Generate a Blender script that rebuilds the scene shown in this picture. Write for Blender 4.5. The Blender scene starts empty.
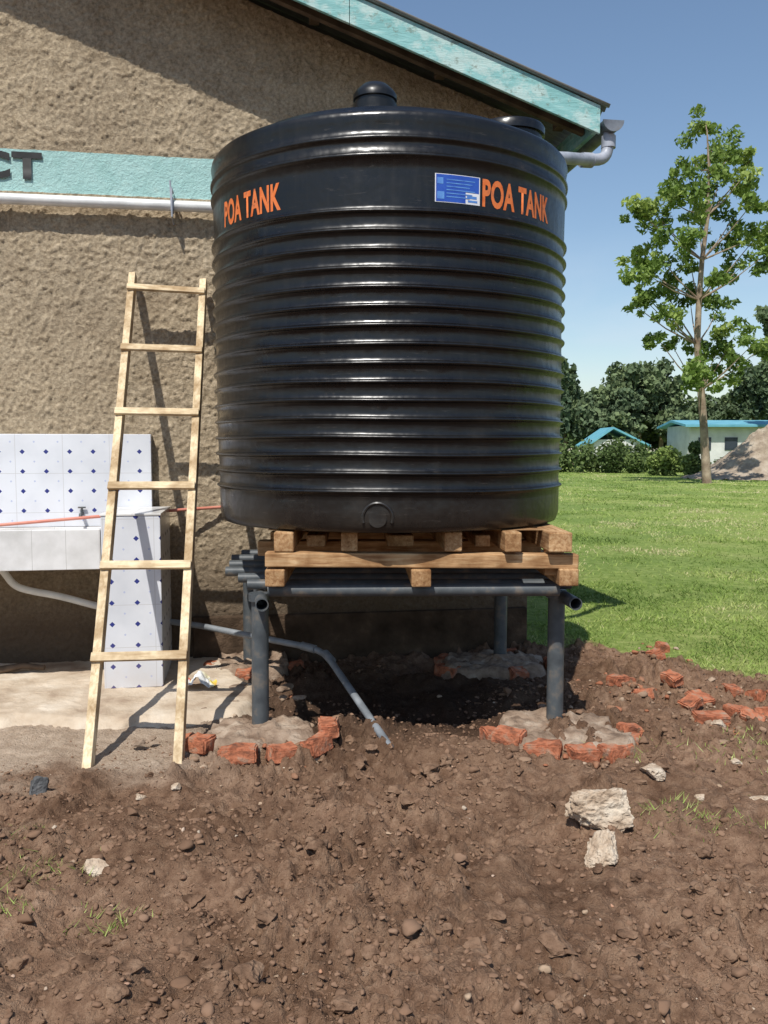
import bpy, bmesh, math, random
import numpy as np
from mathutils import Vector, Matrix, noise as mnoise
random.seed(7); rng=np.random.default_rng(11)
sc=bpy.context.scene
COL=sc.collection
CAMH=1.55; F=858.0; P=math.radians(4.13); CP,SP=math.cos(P),math.sin(P)
def at(u,v,y):
    zc=(512-v)/F; Y=CP+zc*SP; Z=zc*CP-SP
    return Vector(((u-384)/F/Y*y, y, CAMH+Z/Y*y))
def gp(u,v,z=0.0):
    zc=(512-v)/F; Y=CP+zc*SP; Z=zc*CP-SP
    y=(CAMH-z)/(-Z/Y)
    return Vector(((u-384)/F/Y*y, y, z))
# ---------------------------------------------------------------- numpy noise
TAB=rng.random((256,256))
def vn(x,y):
    x=np.asarray(x,float); y=np.asarray(y,float)
    xi=np.floor(x).astype(int); yi=np.floor(y).astype(int)
    fx=x-xi; fy=y-yi
    fx=fx*fx*fx*(fx*(fx*6-15)+10); fy=fy*fy*fy*(fy*(fy*6-15)+10)
    a=TAB[xi&255,yi&255]; b=TAB[(xi+1)&255,yi&255]; c=TAB[xi&255,(yi+1)&255]; d=TAB[(xi+1)&255,(yi+1)&255]
    return (a*(1-fx)+b*fx)*(1-fy)+(c*(1-fx)+d*fx)*fy
def fbm(x,y,s,o=4,ox=0):
    t=0;a=1;n=0
    for i in range(o):
        c,sn=math.cos(i*1.1+.4),math.sin(i*1.1+.4)
        t=t+a*(vn((x*c-y*sn)*s+ox+i*37.3,(x*sn+y*c)*s+ox*1.7+i*11.9)-.5); n+=a; a*=.5; s*=2.03
    return t/n*2
def sstep(t): t=np.clip(t,0,1); return t*t*(3-2*t)
def gmask(x,y):
    yb=np.interp(x,[-50,.6,1.1,1.7,2.4,3.2,5,20,200],[14,7.8,6.9,6.5,5.6,5.0,4.4,3.5,3.5])
    return sstep((y-yb+fbm(x,y,1.3,4,5)*.9)/.5+.5)
def H(x,y):
    x=np.asarray(x,float); y=np.asarray(y,float)
    g=gmask(x,y)
    near=1-sstep((np.hypot(x,y)-9)/8)
    dusty=sstep((-x-.7)/.5)*sstep((y-3.75)/.4)
    rough=(1-g)*near*(1-.75*dusty)
    r1=fbm(x,y,1.1,3,2)*.06
    r2=fbm(x,y,3.5,3,9)*.07
    dug=.55+.85*sstep(.5+fbm(x,y,1.7,3,120)*1.6)
    n=fbm(x,y,9,4,21); r3=np.maximum(n,-.12)*.072*dug
    n2=fbm(x,y,18,4,33); r4=np.abs(n2)*.052*dug
    n3=fbm(x,y,48,2,63); r5=np.maximum(n3,0)*.016*dug
    h=rough*(r1+r2+r3+r4+r5)+g*near*fbm(x,y,2,3,3)*.03
    tr=np.exp(-(((x-.1)/.75)**2+((y-5.1)/.55)**2)); h=h-.09*tr
    apr=sstep((-x-1.0)/.2)*sstep((y-4.7)/.3); h=h*(1-apr)-.02*apr
    return h
def h1(x,y): return float(H(np.array([x]),np.array([y]))[0])
# ---------------------------------------------------------------- materials
def nodes(name):
    m=bpy.data.materials.new(name); m.use_nodes=True
    nt=m.node_tree; b=nt.nodes['Principled BSDF']; return m,nt,b
def N(nt,t,**k):
    n=nt.nodes.new(t)
    for a,v in k.items(): setattr(n,a,v)
    return n
def ramp(nt,fac,stops):
    r=N(nt,'ShaderNodeValToRGB'); e=r.color_ramp.elements
    while len(e)<len(stops): e.new(.5)
    for i,(p,c) in enumerate(stops):
        e[i].position=p; e[i].color=(*c,1) if len(c)==3 else c
    nt.links.new(fac,r.inputs[0]); return r.outputs[0]
def noise(nt,vec,scale,detail=4,rough=.55,dist=0):
    n=N(nt,'ShaderNodeTexNoise'); n.inputs['Scale'].default_value=scale; n.inputs['Detail'].default_value=detail
    n.inputs['Roughness'].default_value=rough; n.inputs['Distortion'].default_value=dist
    nt.links.new(vec,n.inputs['Vector']); return n.outputs['Fac']
def mix(nt,fac,a,b,mode='MIX'):
    m=N(nt,'ShaderNodeMix',data_type='RGBA',blend_type=mode)
    if isinstance(fac,(int,float)): m.inputs[0].default_value=fac
    else: nt.links.new(fac,m.inputs[0])
    for s,i in ((a,6),(b,7)):
        if isinstance(s,tuple): m.inputs[i].default_value=(*s,1)
        else: nt.links.new(s,m.inputs[i])
    return m.outputs[2]
def math_(nt,op,a,b=None,c=None):
    m=N(nt,'ShaderNodeMath',operation=op)
    for i,s in enumerate((a,b,c)):
        if s is None: continue
        if isinstance(s,(int,float)): m.inputs[i].default_value=s
        else: nt.links.new(s,m.inputs[i])
    return m.outputs[0]
def bump(nt,b,h,strength,dist):
    n=N(nt,'ShaderNodeBump'); n.inputs['Strength'].default_value=strength; n.inputs['Distance'].default_value=dist
    nt.links.new(h,n.inputs['Height']); nt.links.new(n.outputs[0],b.inputs['Normal'])
def ocoord(nt,stretch=(1,1,1)):
    t=N(nt,'ShaderNodeTexCoord'); mp=N(nt,'ShaderNodeMapping'); mp.inputs['Scale'].default_value=stretch
    nt.links.new(t.outputs['Object'],mp.inputs['Vector']); return mp.outputs[0]
def pmat(name,stops,scale=5,rough=.8,bs=40,bst=.4,bd=.005,spec=.4,stretch=(1,1,1),metal=0,detail=4):
    m,nt,b=nodes(name); v=ocoord(nt,stretch)
    nt.links.new(ramp(nt,noise(nt,v,scale,detail),stops),b.inputs['Base Color'])
    b.inputs['Roughness'].default_value=rough; b.inputs['Specular IOR Level'].default_value=spec
    b.inputs['Metallic'].default_value=metal
    if bst>0: bump(nt,b,noise(nt,v,bs,3),bst,bd)
    return m
def attrmat(name,attr,stops,rough=.6,spec=.25,transl=0):
    m,nt,b=nodes(name); a=N(nt,'ShaderNodeAttribute',attribute_name=attr)
    c=ramp(nt,a.outputs['Fac'],stops); nt.links.new(c,b.inputs['Base Color'])
    b.inputs['Roughness'].default_value=rough; b.inputs['Specular IOR Level'].default_value=spec
    if transl:
        t=N(nt,'ShaderNodeBsdfTranslucent'); nt.links.new(c,t.inputs[0]); mx=N(nt,'ShaderNodeMixShader'); mx.inputs[0].default_value=transl
        nt.links.new(b.outputs[0],mx.inputs[1]); nt.links.new(t.outputs[0],mx.inputs[2])
        nt.links.new(mx.outputs[0],nt.nodes['Material Output'].inputs[0])
    return m
# ---------------------------------------------------------------- mesh helpers
class MB:
    def __init__(s): s.v=[]; s.f=[]
    def add(s,vs,fs):
        o=len(s.v); s.v+= [tuple(v) for v in vs]; s.f+=[tuple(i+o for i in f) for f in fs]
    def box(s,c,d,rot=None):
        hx,hy,hz=[k/2 for k in d]; vs=[Vector((x,y,z)) for x in(-hx,hx) for y in(-hy,hy) for z in(-hz,hz)]
        if rot is not None: vs=[rot@v for v in vs]
        s.add([v+Vector(c) for v in vs],[(0,1,3,2),(4,6,7,5),(0,4,5,1),(2,3,7,6),(0,2,6,4),(1,5,7,3)])
    def tube(s,pts,r,seg=16,cap=True,flip=False):
        pts=[Vector(p) for p in pts]; n=len(pts); rs=r if isinstance(r,(list,tuple)) else [r]*n
        vs=[];up=None
        for i,p in enumerate(pts):
            t=(pts[min(i+1,n-1)]-pts[max(i-1,0)]).normalized()
            if up is None: up=t.orthogonal().normalized()
            up=(up-t*up.dot(t)).normalized(); w=t.cross(up)
            for k in range(seg):
                a=2*math.pi*k/seg; vs.append(p+(up*math.cos(a)+w*math.sin(a))*rs[i])
        fs=[]
        for i in range(n-1):
            for k in range(seg):
                f=(i*seg+k,i*seg+(k+1)%seg,(i+1)*seg+(k+1)%seg,(i+1)*seg+k)
                fs.append(f[::-1] if flip else f)
        if cap: fs.append(tuple(range(seg))[::-1]); fs.append(tuple((n-1)*seg+k for k in range(seg)))
        s.add(vs,fs)
    def pipe(s,a,b,r,seg=24,wall=.14):
        a=Vector(a);b=Vector(b);t=(b-a).normalized();ri=r*(1-wall)
        up=t.orthogonal().normalized();w=t.cross(up);vs=[]
        for p,rr in((a,r),(b,r),(b,ri),(a,ri)):
            for k in range(seg):
                an=2*math.pi*k/seg; vs.append(p+(up*math.cos(an)+w*math.sin(an))*rr)
        fs=[]
        for i in range(4):
            j=(i+1)%4
            for k in range(seg): fs.append((i*seg+k,i*seg+(k+1)%seg,j*seg+(k+1)%seg,j*seg+k))
        s.add(vs,fs)
    def obj(s,name,mat,smooth=False,parent=None,bevel=0,ang=40):
        me=bpy.data.meshes.new(name); me.from_pydata(s.v,[],s.f); me.update()
        bm=bmesh.new(); bm.from_mesh(me); bmesh.ops.recalc_face_normals(bm,faces=bm.faces); bm.to_mesh(me); bm.free()
        o=bpy.data.objects.new(name,me); COL.objects.link(o); me.materials.append(mat)
        if smooth:
            for p in me.polygons: p.use_smooth=True
            try: me.set_sharp_from_angle(angle=math.radians(ang))
            except Exception: pass
        if bevel:
            b=o.modifiers.new('Bevel','BEVEL'); b.width=bevel; b.segments=2; b.limit_method='ANGLE'
        if parent is not None: attach(o,parent)
        return o
def attach(o,p):
    o.parent=p
    if not p.get('local'): o.matrix_parent_inverse=Matrix.Translation(p.location).inverted()
def empty(name,loc,yaw=0,local=False):
    e=bpy.data.objects.new(name,None); COL.objects.link(e); e.location=loc; e.rotation_euler=(0,0,yaw); e.empty_display_size=.2
    e['local']=local; return e
def npmesh(name,V,Fc,k,mat,attrs=None,smooth=False,parent=None):
    me=bpy.data.meshes.new(name); nv=len(V); nf=len(Fc)
    me.vertices.add(nv); me.vertices.foreach_set('co',np.asarray(V,np.float32).ravel())
    me.loops.add(nf*k); me.loops.foreach_set('vertex_index',np.asarray(Fc,np.int32).ravel())
    me.polygons.add(nf); me.polygons.foreach_set('loop_start',np.arange(nf,dtype=np.int32)*k)
    try: me.polygons.foreach_set('loop_total',np.full(nf,k,np.int32))
    except Exception: pass
    me.update(calc_edges=True)
    for n,a in (attrs or {}).items():
        at_=me.attributes.new(n,'FLOAT','POINT'); at_.data.foreach_set('value',np.asarray(a,np.float32))
    if smooth: me.polygons.foreach_set('use_smooth',np.ones(nf,bool))
    me.materials.append(mat)
    o=bpy.data.objects.new(name,me); COL.objects.link(o)
    if parent is not None: attach(o,parent)
    return o
def grid_faces(nx,ny):
    i=np.arange(nx-1)[:,None]*ny+np.arange(ny-1)[None,:]; i=i.ravel()
    return np.stack([i,i+ny,i+ny+1,i+1],1)
def ico(sub):
    bm=bmesh.new(); bmesh.ops.create_icosphere(bm,subdivisions=sub,radius=1)
    v=np.array([x.co[:] for x in bm.verts]); f=np.array([[q.index for q in p.verts] for p in bm.faces]); bm.free(); return v,f
def scatter_lumps(name,pos,size,mat,sub=2,jit=.28,flat=.7,parent=None,cmap=None):
    tv,tf=ico(sub); n=len(pos); nv=len(tv)
    sc3=size[:,None]*(.7+.6*rng.random((n,3))); sc3[:,2]*=flat
    a=rng.random(n)*6.283; ca,sa=np.cos(a),np.sin(a)
    V=tv[None]*(1+jit*(rng.random((n,nv,1))-.5)*2)
    for _ in range(3):
        ax=rng.normal(size=(n,3)); ax/=np.linalg.norm(ax,axis=1)[:,None]
        d=np.einsum('nij,nj->ni',V,ax); V=V-np.maximum(d-.5,0)[...,None]*ax[:,None,:]
    V=V*sc3[:,None,:]
    x=V[...,0]*ca[:,None]-V[...,1]*sa[:,None]; y=V[...,0]*sa[:,None]+V[...,1]*ca[:,None]
    V=np.stack([x,y,V[...,2]],-1)+pos[:,None,:]
    Fc=(tf[None]+(np.arange(n)*nv)[:,None,None]).reshape(-1,3)
    rv=rng.random(n) if cmap is None else cmap
    return npmesh(name,V.reshape(-1,3),Fc,3,mat,{'rnd':np.repeat(rv,nv)},parent=parent)
def rock(name,c,s,mat,seed=0,sub=4,rot=0,amp=.35,parent=None,into=None,nz=1):
    bm=bmesh.new(); bmesh.ops.create_icosphere(bm,subdivisions=sub,radius=1)
    rnd=random.Random(seed); planes=[(Vector((rnd.gauss(0,1),rnd.gauss(0,1),rnd.gauss(0,1))).normalized(),rnd.uniform(.45,.75)) for _ in range(9)]
    for v in bm.verts:
        for n,d in planes:
            k=v.co.dot(n)-d
            if k>0: v.co-=n*k*.93
        v.co*=1+amp*.35*mnoise.noise(v.co*2+Vector((seed*3.1,0,0)))+.09*nz*mnoise.noise(v.co*6+Vector((seed,0,0)))+.05*nz*mnoise.noise(v.co*15+Vector((seed,0,0)))
        v.co=Vector((v.co.x*s[0],v.co.y*s[1],v.co.z*s[2]))
    bmesh.ops.rotate(bm,verts=bm.verts,matrix=Matrix.Rotation(rot,3,'Z'))
    if into is not None:
        into.add([v.co+Vector(c) for v in bm.verts],[[v.index for v in f.verts] for f in bm.faces]); bm.free(); return
    me=bpy.data.meshes.new(name); bm.to_mesh(me); bm.free(); me.materials.append(mat)
    o=bpy.data.objects.new(name,me); COL.objects.link(o); o.location=c
    return o
def brick_mesh(mb,c,d,rot,seed):
    bm=bmesh.new(); bmesh.ops.create_cube(bm,size=1)
    bmesh.ops.scale(bm,vec=d,verts=bm.verts)
    bmesh.ops.bevel(bm,geom=bm.edges[:],offset=.008,segments=2,affect='EDGES')
    bmesh.ops.subdivide_edges(bm,edges=[e for e in bm.edges if e.calc_length()>.03],cuts=4,use_grid_fill=True)
    o=Vector((seed*1.3,seed*2.1,0)); vs=[]
    for v in bm.verts:
        p=v.co; k=mnoise.noise_vector(p*14+o)*.009+mnoise.noise_vector(p*40+o)*.006+mnoise.noise_vector(p*5+o)*.013
        vs.append(rot@(p+k)+Vector(c))
    mb.add(vs,[[v.index for v in f.verts] for f in bm.faces]); bm.free()
# ---------------------------------------------------------------- shared mats
M_clod=attrmat('dirt_clod_mat','rnd',[(0,(.11,.064,.04)),(.6,(.21,.127,.082)),(.97,(.29,.19,.13)),(1,(.42,.34,.26))],.97,.08)
M_rock=pmat('rock_mat',[(.3,(.24,.165,.11)),(.45,(.42,.32,.23)),(.6,(.53,.44,.34)),(.72,(.6,.53,.43))],11,.95,50,.9,.012,.12,detail=7)
M_drock=pmat('dark_rock_mat',[(.3,(.05,.05,.05)),(.6,(.12,.12,.12)),(.75,(.22,.2,.18))],11,.8,50,.9,.008,.2,detail=6)
M_brick=pmat('fired_brick_mat',[(.3,(.13,.06,.04)),(.42,(.27,.1,.055)),(.52,(.42,.15,.08)),(.6,(.36,.17,.105)),(.7,(.33,.23,.165))],19,.95,60,.9,.009,.08,detail=7)
M_mortar=pmat('rough_concrete_mat',[(.3,(.13,.085,.058)),(.5,(.27,.195,.14)),(.7,(.4,.32,.245))],9,.95,45,.9,.014,.12,detail=7)
M_steel=pmat('grey_steel_paint_mat',[(.3,(.045,.052,.058)),(.55,(.075,.084,.09)),(.72,(.17,.14,.11))],12,.5,60,.15,.002,.4,detail=6)
M_pvc=pmat('white_pvc_mat',[(.3,(.55,.55,.53)),(.6,(.72,.72,.7)),(.8,(.6,.57,.5))],6,.4,60,.05,.001,.5)
M_greypvc=pmat('grey_pvc_mat',[(.3,(.12,.13,.14)),(.7,(.26,.28,.3))],7,.5,60,.05,.001,.4)
def woodmat(name,cs,axis):
    st=[14,14,14]; st[axis]=1.2
    m,nt,b=nodes(name); v=ocoord(nt,tuple(st)); v2=ocoord(nt,(1,1,1))
    g=noise(nt,v,4,5,.6,.6); c=ramp(nt,g,[(.3,cs[0]),(.52,cs[1]),(.7,cs[2])])
    k=ramp(nt,noise(nt,v2,6,5),[(.38,(.55,.48,.42)),(.6,(1,1,1))])
    nt.links.new(mix(nt,1,c,k,'MULTIPLY'),b.inputs['Base Color']); b.inputs['Roughness'].default_value=.88
    b.inputs['Specular IOR Level'].default_value=.15; bump(nt,b,g,.4,.004); return m
LW=((.52,.39,.23),(.72,.58,.38),(.8,.68,.48))
PW=((.27,.14,.065),(.48,.29,.145),(.6,.42,.24))
M_lad=woodmat('ladder_wood_mat',LW,2); M_rung=woodmat('ladder_rung_wood_mat',LW,0)
M_pal_x=woodmat('pallet_wood_mat',PW,0); M_pal_y=woodmat('pallet_joist_wood_mat',PW,1)
# ---------------------------------------------------------------- GROUND
def axis(lo,hi,step,far):
    core=np.arange(lo,hi+1e-6,step); o=[];s=step;x=hi
    while x<far: s*=1.16; x+=s; o.append(x)
    n=[];s=step;x=lo
    while x>-far: s*=1.16; x-=s; n.append(x)
    return np.array(n[::-1]+list(core)+o)
gx=axis(-2.9,3.3,.0105,900); gy=axis(1.9,7.0,.0105,900)
X,Y=np.meshgrid(gx,gy,indexing='ij'); Z=H(X,Y)
dust=sstep((-X-.55)/.7)*sstep((Y-3.5)/.7+fbm(X,Y,3,3,4)*.7)
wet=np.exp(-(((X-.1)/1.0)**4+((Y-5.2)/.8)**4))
m,nt,b=nodes('ground_mat'); v=ocoord(nt)
A=lambda n:N(nt,'ShaderNodeAttribute',attribute_name=n).outputs['Fac']
n1=noise(nt,v,1.3,4,.6); n2=noise(nt,v,13,6,.72); n3=noise(nt,v,85,4,.7)
d1=ramp(nt,n2,[(.3,(.115,.066,.042)),(.46,(.22,.135,.088)),(.6,(.3,.195,.13)),(.72,(.39,.27,.19))])
d2=ramp(nt,n1,[(.36,(.62,.57,.53)),(.62,(1.1,1.08,1.06))])
dirt=mix(nt,1,d1,d2,'MULTIPLY')
dustc=ramp(nt,n2,[(.3,(.33,.24,.17)),(.7,(.52,.41,.31))])
dirt=mix(nt,A('dust'),dirt,dustc)
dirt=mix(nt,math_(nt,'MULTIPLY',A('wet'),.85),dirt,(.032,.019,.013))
spk=ramp(nt,n3,[(.6,(0,0,0)),(.7,(1,1,1))])
dirt=mix(nt,math_(nt,'MULTIPLY',spk,.25),dirt,(.42,.31,.22))
gn=noise(nt,v,.5,5,.65); gn2=noise(nt,v,9,6,.75); gn3=noise(nt,v,.16,5,.6)
gr=ramp(nt,gn,[(.3,(.15,.225,.05)),(.5,(.24,.31,.085)),(.62,(.33,.36,.13)),(.75,(.42,.38,.2))])
gr=mix(nt,.55,gr,ramp(nt,gn2,[(.3,(.06,.1,.02)),(.48,(.18,.25,.06)),(.6,(.34,.39,.13)),(.75,(.42,.38,.22))]))
gr=mix(nt,1,gr,ramp(nt,gn3,[(.38,(.78,.84,.8)),(.6,(1.08,1.05,1.0))]),'MULTIPLY')
c=mix(nt,A('grass'),dirt,gr); nt.links.new(c,b.inputs['Base Color'])
b.inputs['Roughness'].default_value=.97; b.inputs['Specular IOR Level'].default_value=.08
bump(nt,b,math_(nt,'ADD',n3,math_(nt,'MULTIPLY',n2,.9)),1.0,.018)
M_ground=m
G=gmask(X,Y)
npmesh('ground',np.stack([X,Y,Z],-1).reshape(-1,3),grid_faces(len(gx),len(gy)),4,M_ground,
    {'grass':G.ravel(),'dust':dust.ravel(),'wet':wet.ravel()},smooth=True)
# clods
n=26000
yy=2.0+rng.random(n)**1.2*4.3; xx=(rng.random(n)-.5)*2*(yy*.52+.3)
clus=fbm(xx,yy,1.6,3,14)
keep=(gmask(xx,yy)<.5)&~((xx<-.9)&(yy>4.5))&(clus+rng.random(n)*.6>.18); xx,yy=xx[keep],yy[keep]
sz=.003+.012*rng.random(len(xx))**3+.018*(rng.random(len(xx))>.988)
du=((xx<-.6)&(yy>3.7)); sz[du]*=.6
cm=np.clip(.5+.45*(rng.random(len(xx))-.5)+.5*(rng.random(len(xx))>.992),0,1)
scatter_lumps('dirt_clods',np.stack([xx,yy,H(xx,yy)+sz*.15],-1),sz,M_clod,2,cmap=cm)
n=80
yy=2.2+rng.random(n)*3.6; xx=(rng.random(n)-.5)*2*(yy*.5); k=(gmask(xx,yy)<.3)&~((xx<-.9)&(yy>4.5)); xx,yy=xx[k],yy[k]
sz=.006+.012*rng.random(len(xx))**2
M_peb=attrmat('pebble_mat','rnd',[(0,(.28,.19,.12)),(.5,(.4,.29,.2)),(.8,(.4,.2,.12)),(1,(.5,.42,.33))],.95,.1)
scatter_lumps('pebbles',np.stack([xx,yy,H(xx,yy)+sz*.1],-1),sz,M_peb,2,.2,.6)
def gz(u,v):
    p=gp(u,v); p.z=h1(p.x,p.y); return p
for i,(u,v,sx,sy,szz) in enumerate([(601,834,.135,.11,.11),(604,862,.09,.08,.08),(652,782,.085,.06,.04),(92,866,.07,.05,.04),(140,797,.028,.022,.02),(176,794,.028,.022,.02),
    (762,800,.06,.04,.02),(700,800,.03,.02,.02),(770,770,.05,.04,.03),(735,770,.06,.04,.025),(718,738,.05,.04,.03)]):
    p=gz(u,v); rock('rock',(p.x,p.y,p.z+szz*.25),(sx,sy,szz),M_rock,i+3,5 if i<2 else 4,i*.9,nz=1.4)
M_dclod=pmat('soil_lump_mat',[(.3,(.075,.043,.027)),(.5,(.17,.103,.066)),(.7,(.26,.168,.11))],14,.97,50,1,.012,.08,detail=6)
rr_=random.Random(5)
lumps=[(705,772,.055),(735,795,.04),(180,935,.06),(395,790,.07),(470,815,.055),(320,820,.05),(555,960,.065),(250,985,.055),(60,960,.05),(680,930,.045),(430,775,.07),(360,770,.055),(500,900,.04),(120,1000,.045),(620,990,.045),(190,945,.05)]
lumps+=[(rr_.uniform(0,768),rr_.uniform(770,1020),rr_.uniform(.012,.05)) for _ in range(130)]+[(rr_.uniform(310,520),rr_.uniform(740,810),rr_.uniform(.02,.055)) for _ in range(44)]
mb=MB()
for i,(u,v,s) in enumerate(lumps):
    p=gz(u,v); rock('',(p.x,p.y,p.z),(s,s*.85,s*.55),None,i+40,3,i,1.0,into=mb,nz=2)
mb.obj('soil_lumps',M_dclod)
# ---------------------------------------------------------------- GRASS BLADES
M_blade=attrmat('grass_blade_mat','rnd',[(0,(.10,.165,.03)),(.45,(.25,.34,.075)),(.8,(.4,.46,.14)),(1,(.56,.5,.28))],.6,.2,.2)
def blades(name,x,y,h,w,rndv,lean=.6):
    n=len(x); a=rng.random(n)*6.283; dx,dy=np.cos(a)*w/2,np.sin(a)*w/2
    z=H(x,y)-.004; lx=(rng.random(n)-.5)*2*lean*h; ly=(rng.random(n)-.5)*2*lean*h
    V=np.empty((n,3,3)); V[:,0]=np.stack([x-dx,y-dy,z],-1); V[:,1]=np.stack([x+dx,y+dy,z],-1); V[:,2]=np.stack([x+lx,y+ly,z+h],-1)
    return npmesh(name,V.reshape(-1,3),np.arange(n*3).reshape(-1,3),3,M_blade,{'rnd':np.repeat(rndv,3)})
n=260000
yy=4.3*np.exp(rng.random(n)*math.log(60/4.3)); xx=.6+rng.random(n)*(yy*.65+1.2)
g=gmask(xx,yy); dens=sstep(.45+fbm(xx,yy,1.4,4,50)*2.0)
keep=(rng.random(n)<g*(.15+.85*dens))&~((xx<1.3)&(yy<6.6))
xx,yy=xx[keep],yy[keep]; n=len(xx)
hh=(.010+.024*rng.random(n)+.035*(rng.random(n)>.96))*(1+yy*.016); ww=.0035+.0010*yy
rv=np.clip(.47+fbm(xx,yy,.8,4,70)*1.1+.4*(rng.random(n)-.5)+.35*(rng.random(n)>.9),0,1)
blades('grass',xx,yy,hh,ww,rv,1.3)
sx,sy=[],[]
for u,v,r,k in [(50,872,.09,110),(105,908,.06,80),(8,908,.05,60),(668,830,.12,190),(730,836,.08,70),(650,755,.12,60),(760,765,.2,220),(745,750,.1,80),(20,840,.1,30),(620,760,.1,40)]:
    p=gp(u,v); sx.append(p.x+rng.normal(size=k)*r); sy.append(p.y+rng.normal(size=k)*r*.6)
sx=np.concatenate(sx); sy=np.concatenate(sy); n=len(sx)
blades('grass_sprouts',sx,sy,.012+.03*rng.random(n),np.full(n,.005),.3+.6*rng.random(n),1.4)
# ---------------------------------------------------------------- BUILDING (local frame)
YAW=math.radians(9)
bld=empty('plastered_building',(0,6.35,0),YAW,True)
ZC=lambda lx:3.83+.347*(1.437-lx) if lx>-3.5 else 3.83+.347*(1.437+3.5)-.347*(-3.5-lx)
ZCn=lambda lx:np.where(lx>-3.5,3.83+.347*(1.437-lx),3.83+.347*4.937-.347*(-3.5-lx))
lx=np.concatenate([np.arange(-8.1,-3.6,.3),np.arange(-3.6,1.121,.0095)]); t=np.linspace(0,1,500)
LX,T=np.meshgrid(lx,t,indexing='ij'); LZ=-.1+T*(ZCn(LX)+.1+.0)
s=fbm(LX,LZ,22,3,60); s2=fbm(LX,LZ,42,3,80)
disp=.008*np.maximum(s,-.1)+.017*np.maximum(s2,-.02)+.012*fbm(LX,LZ,1.2,3,90)
band=sstep((LZ-3.29)/.02)*(1-sstep((LZ-3.58)/.02)); disp=disp*(1-.8*band)
edge=np.minimum((1.12-LX)/.03,1); disp=disp*np.clip(edge,0,1)
m,nt,b=nodes('roughcast_plaster_mat'); v=ocoord(nt); 
g=noise(nt,v,46,4,.75); g1=noise(nt,v,1.3,4,.6); g2=noise(nt,v,7,4,.6)
c=ramp(nt,g,[(.3,(.17,.132,.088)),(.48,(.37,.295,.2)),(.64,(.56,.46,.33))])
c=mix(nt,1,c,ramp(nt,g1,[(.35,(.76,.74,.72)),(.6,(1.05,1.04,1.02))]),'MULTIPLY')
c=mix(nt,.3,c,ramp(nt,g2,[(.35,(.22,.17,.115)),(.65,(.48,.4,.29))]))
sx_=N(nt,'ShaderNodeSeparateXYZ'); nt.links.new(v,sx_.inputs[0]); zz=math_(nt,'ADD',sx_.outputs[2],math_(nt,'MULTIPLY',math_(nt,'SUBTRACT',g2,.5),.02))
bm_=math_(nt,'MULTIPLY',math_(nt,'GREATER_THAN',zz,3.30),math_(nt,'LESS_THAN',zz,3.578))
paint=ramp(nt,g2,[(.3,(.32,.52,.49)),(.6,(.39,.59,.56)),(.8,(.43,.57,.52))])
c=mix(nt,bm_,c,paint)
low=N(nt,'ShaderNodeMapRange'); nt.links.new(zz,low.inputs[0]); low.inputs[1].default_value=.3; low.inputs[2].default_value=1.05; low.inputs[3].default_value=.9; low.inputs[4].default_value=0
c=mix(nt,low.outputs[0],c,(.085,.058,.04))  # dirt at the wall foot, darkened further to paint in shade under the basin
nt.links.new(c,b.inputs['Base Color']); b.inputs['Roughness'].default_value=.95; b.inputs['Specular IOR Level'].default_value=.1
bump(nt,b,g,1.0,.014)
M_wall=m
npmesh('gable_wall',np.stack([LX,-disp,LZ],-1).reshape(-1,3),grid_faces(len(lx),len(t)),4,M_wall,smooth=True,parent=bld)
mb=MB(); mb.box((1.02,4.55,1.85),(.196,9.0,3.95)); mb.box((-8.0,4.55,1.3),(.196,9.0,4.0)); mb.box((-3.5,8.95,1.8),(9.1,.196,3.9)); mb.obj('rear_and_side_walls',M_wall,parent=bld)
M_plinth=pmat('cement_plinth_mat',[(.3,(.04,.027,.018)),(.6,(.09,.06,.04)),(.75,(.16,.11,.075))],6,.95,30,.9,.016,.1,detail=6)
mb=MB(); mb.box((-.15,-.02,.10),(2.5,.06,.5)); mb.obj('plinth',M_plinth,parent=bld,bevel=.01)
m,nt,b=nodes('turquoise_paint_wood_mat'); v=ocoord(nt,(1,1,6)); v1=ocoord(nt,(1.0,1,1.4))
c=ramp(nt,noise(nt,v,5,5,.6),[(.3,(.15,.35,.34)),(.55,(.23,.47,.46)),(.75,(.4,.6,.57))])
wear=ramp(nt,noise(nt,v1,5,6,.7),[(.5,(0,0,0)),(.6,(1,1,1))]); c=mix(nt,math_(nt,'MULTIPLY',wear,.6),c,(.52,.62,.58))
dk=ramp(nt,noise(nt,v1,11,6,.75),[(.56,(0,0,0)),(.64,(1,1,1))]); c=mix(nt,math_(nt,'MULTIPLY',dk,.7),c,(.15,.18,.14))
nt.links.new(c,b.inputs['Base Color']); b.inputs['Roughness'].default_value=.75; bump(nt,b,noise(nt,v,20,3),.4,.006); M_fas=m
M_sheet=pmat('roof_sheet_mat',[(.3,(.16,.17,.17)),(.7,(.3,.3,.28))],3,.45,20,.1,.002,.5,metal=.4)
mb=MB()
def slab(x0,x1,y0,y1,off,th):
    vs=[]
    for x in(x0,x1):
        for y in(y0,y1):
            for o in(0,th): vs.append((x,y,ZC(x)+off+o))
    mb.add(vs,[(0,1,3,2),(4,6,7,5),(0,4,5,1),(2,3,7,6),(0,2,6,4),(1,5,7,3)])
for a_,b__ in((-.30,1.44),(-3.5,-.304)): slab(a_,b__,-.47,-.445,-.095,.19)
slab(-8.6,-3.5,-.47,-.445,-.095,.19)
mb.obj('barge_board',M_fas,parent=bld,bevel=.003)
mb=MB(); slab(1.40,1.425,-.44,9.2,-.09,.14); mb.obj('eave_fascia',M_fas,parent=bld)
M_raft=pmat('rafter_wood_mat',[(.3,(.06,.04,.028)),(.7,(.16,.11,.075))],8,.9,30,.3,.003,.2)
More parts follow.
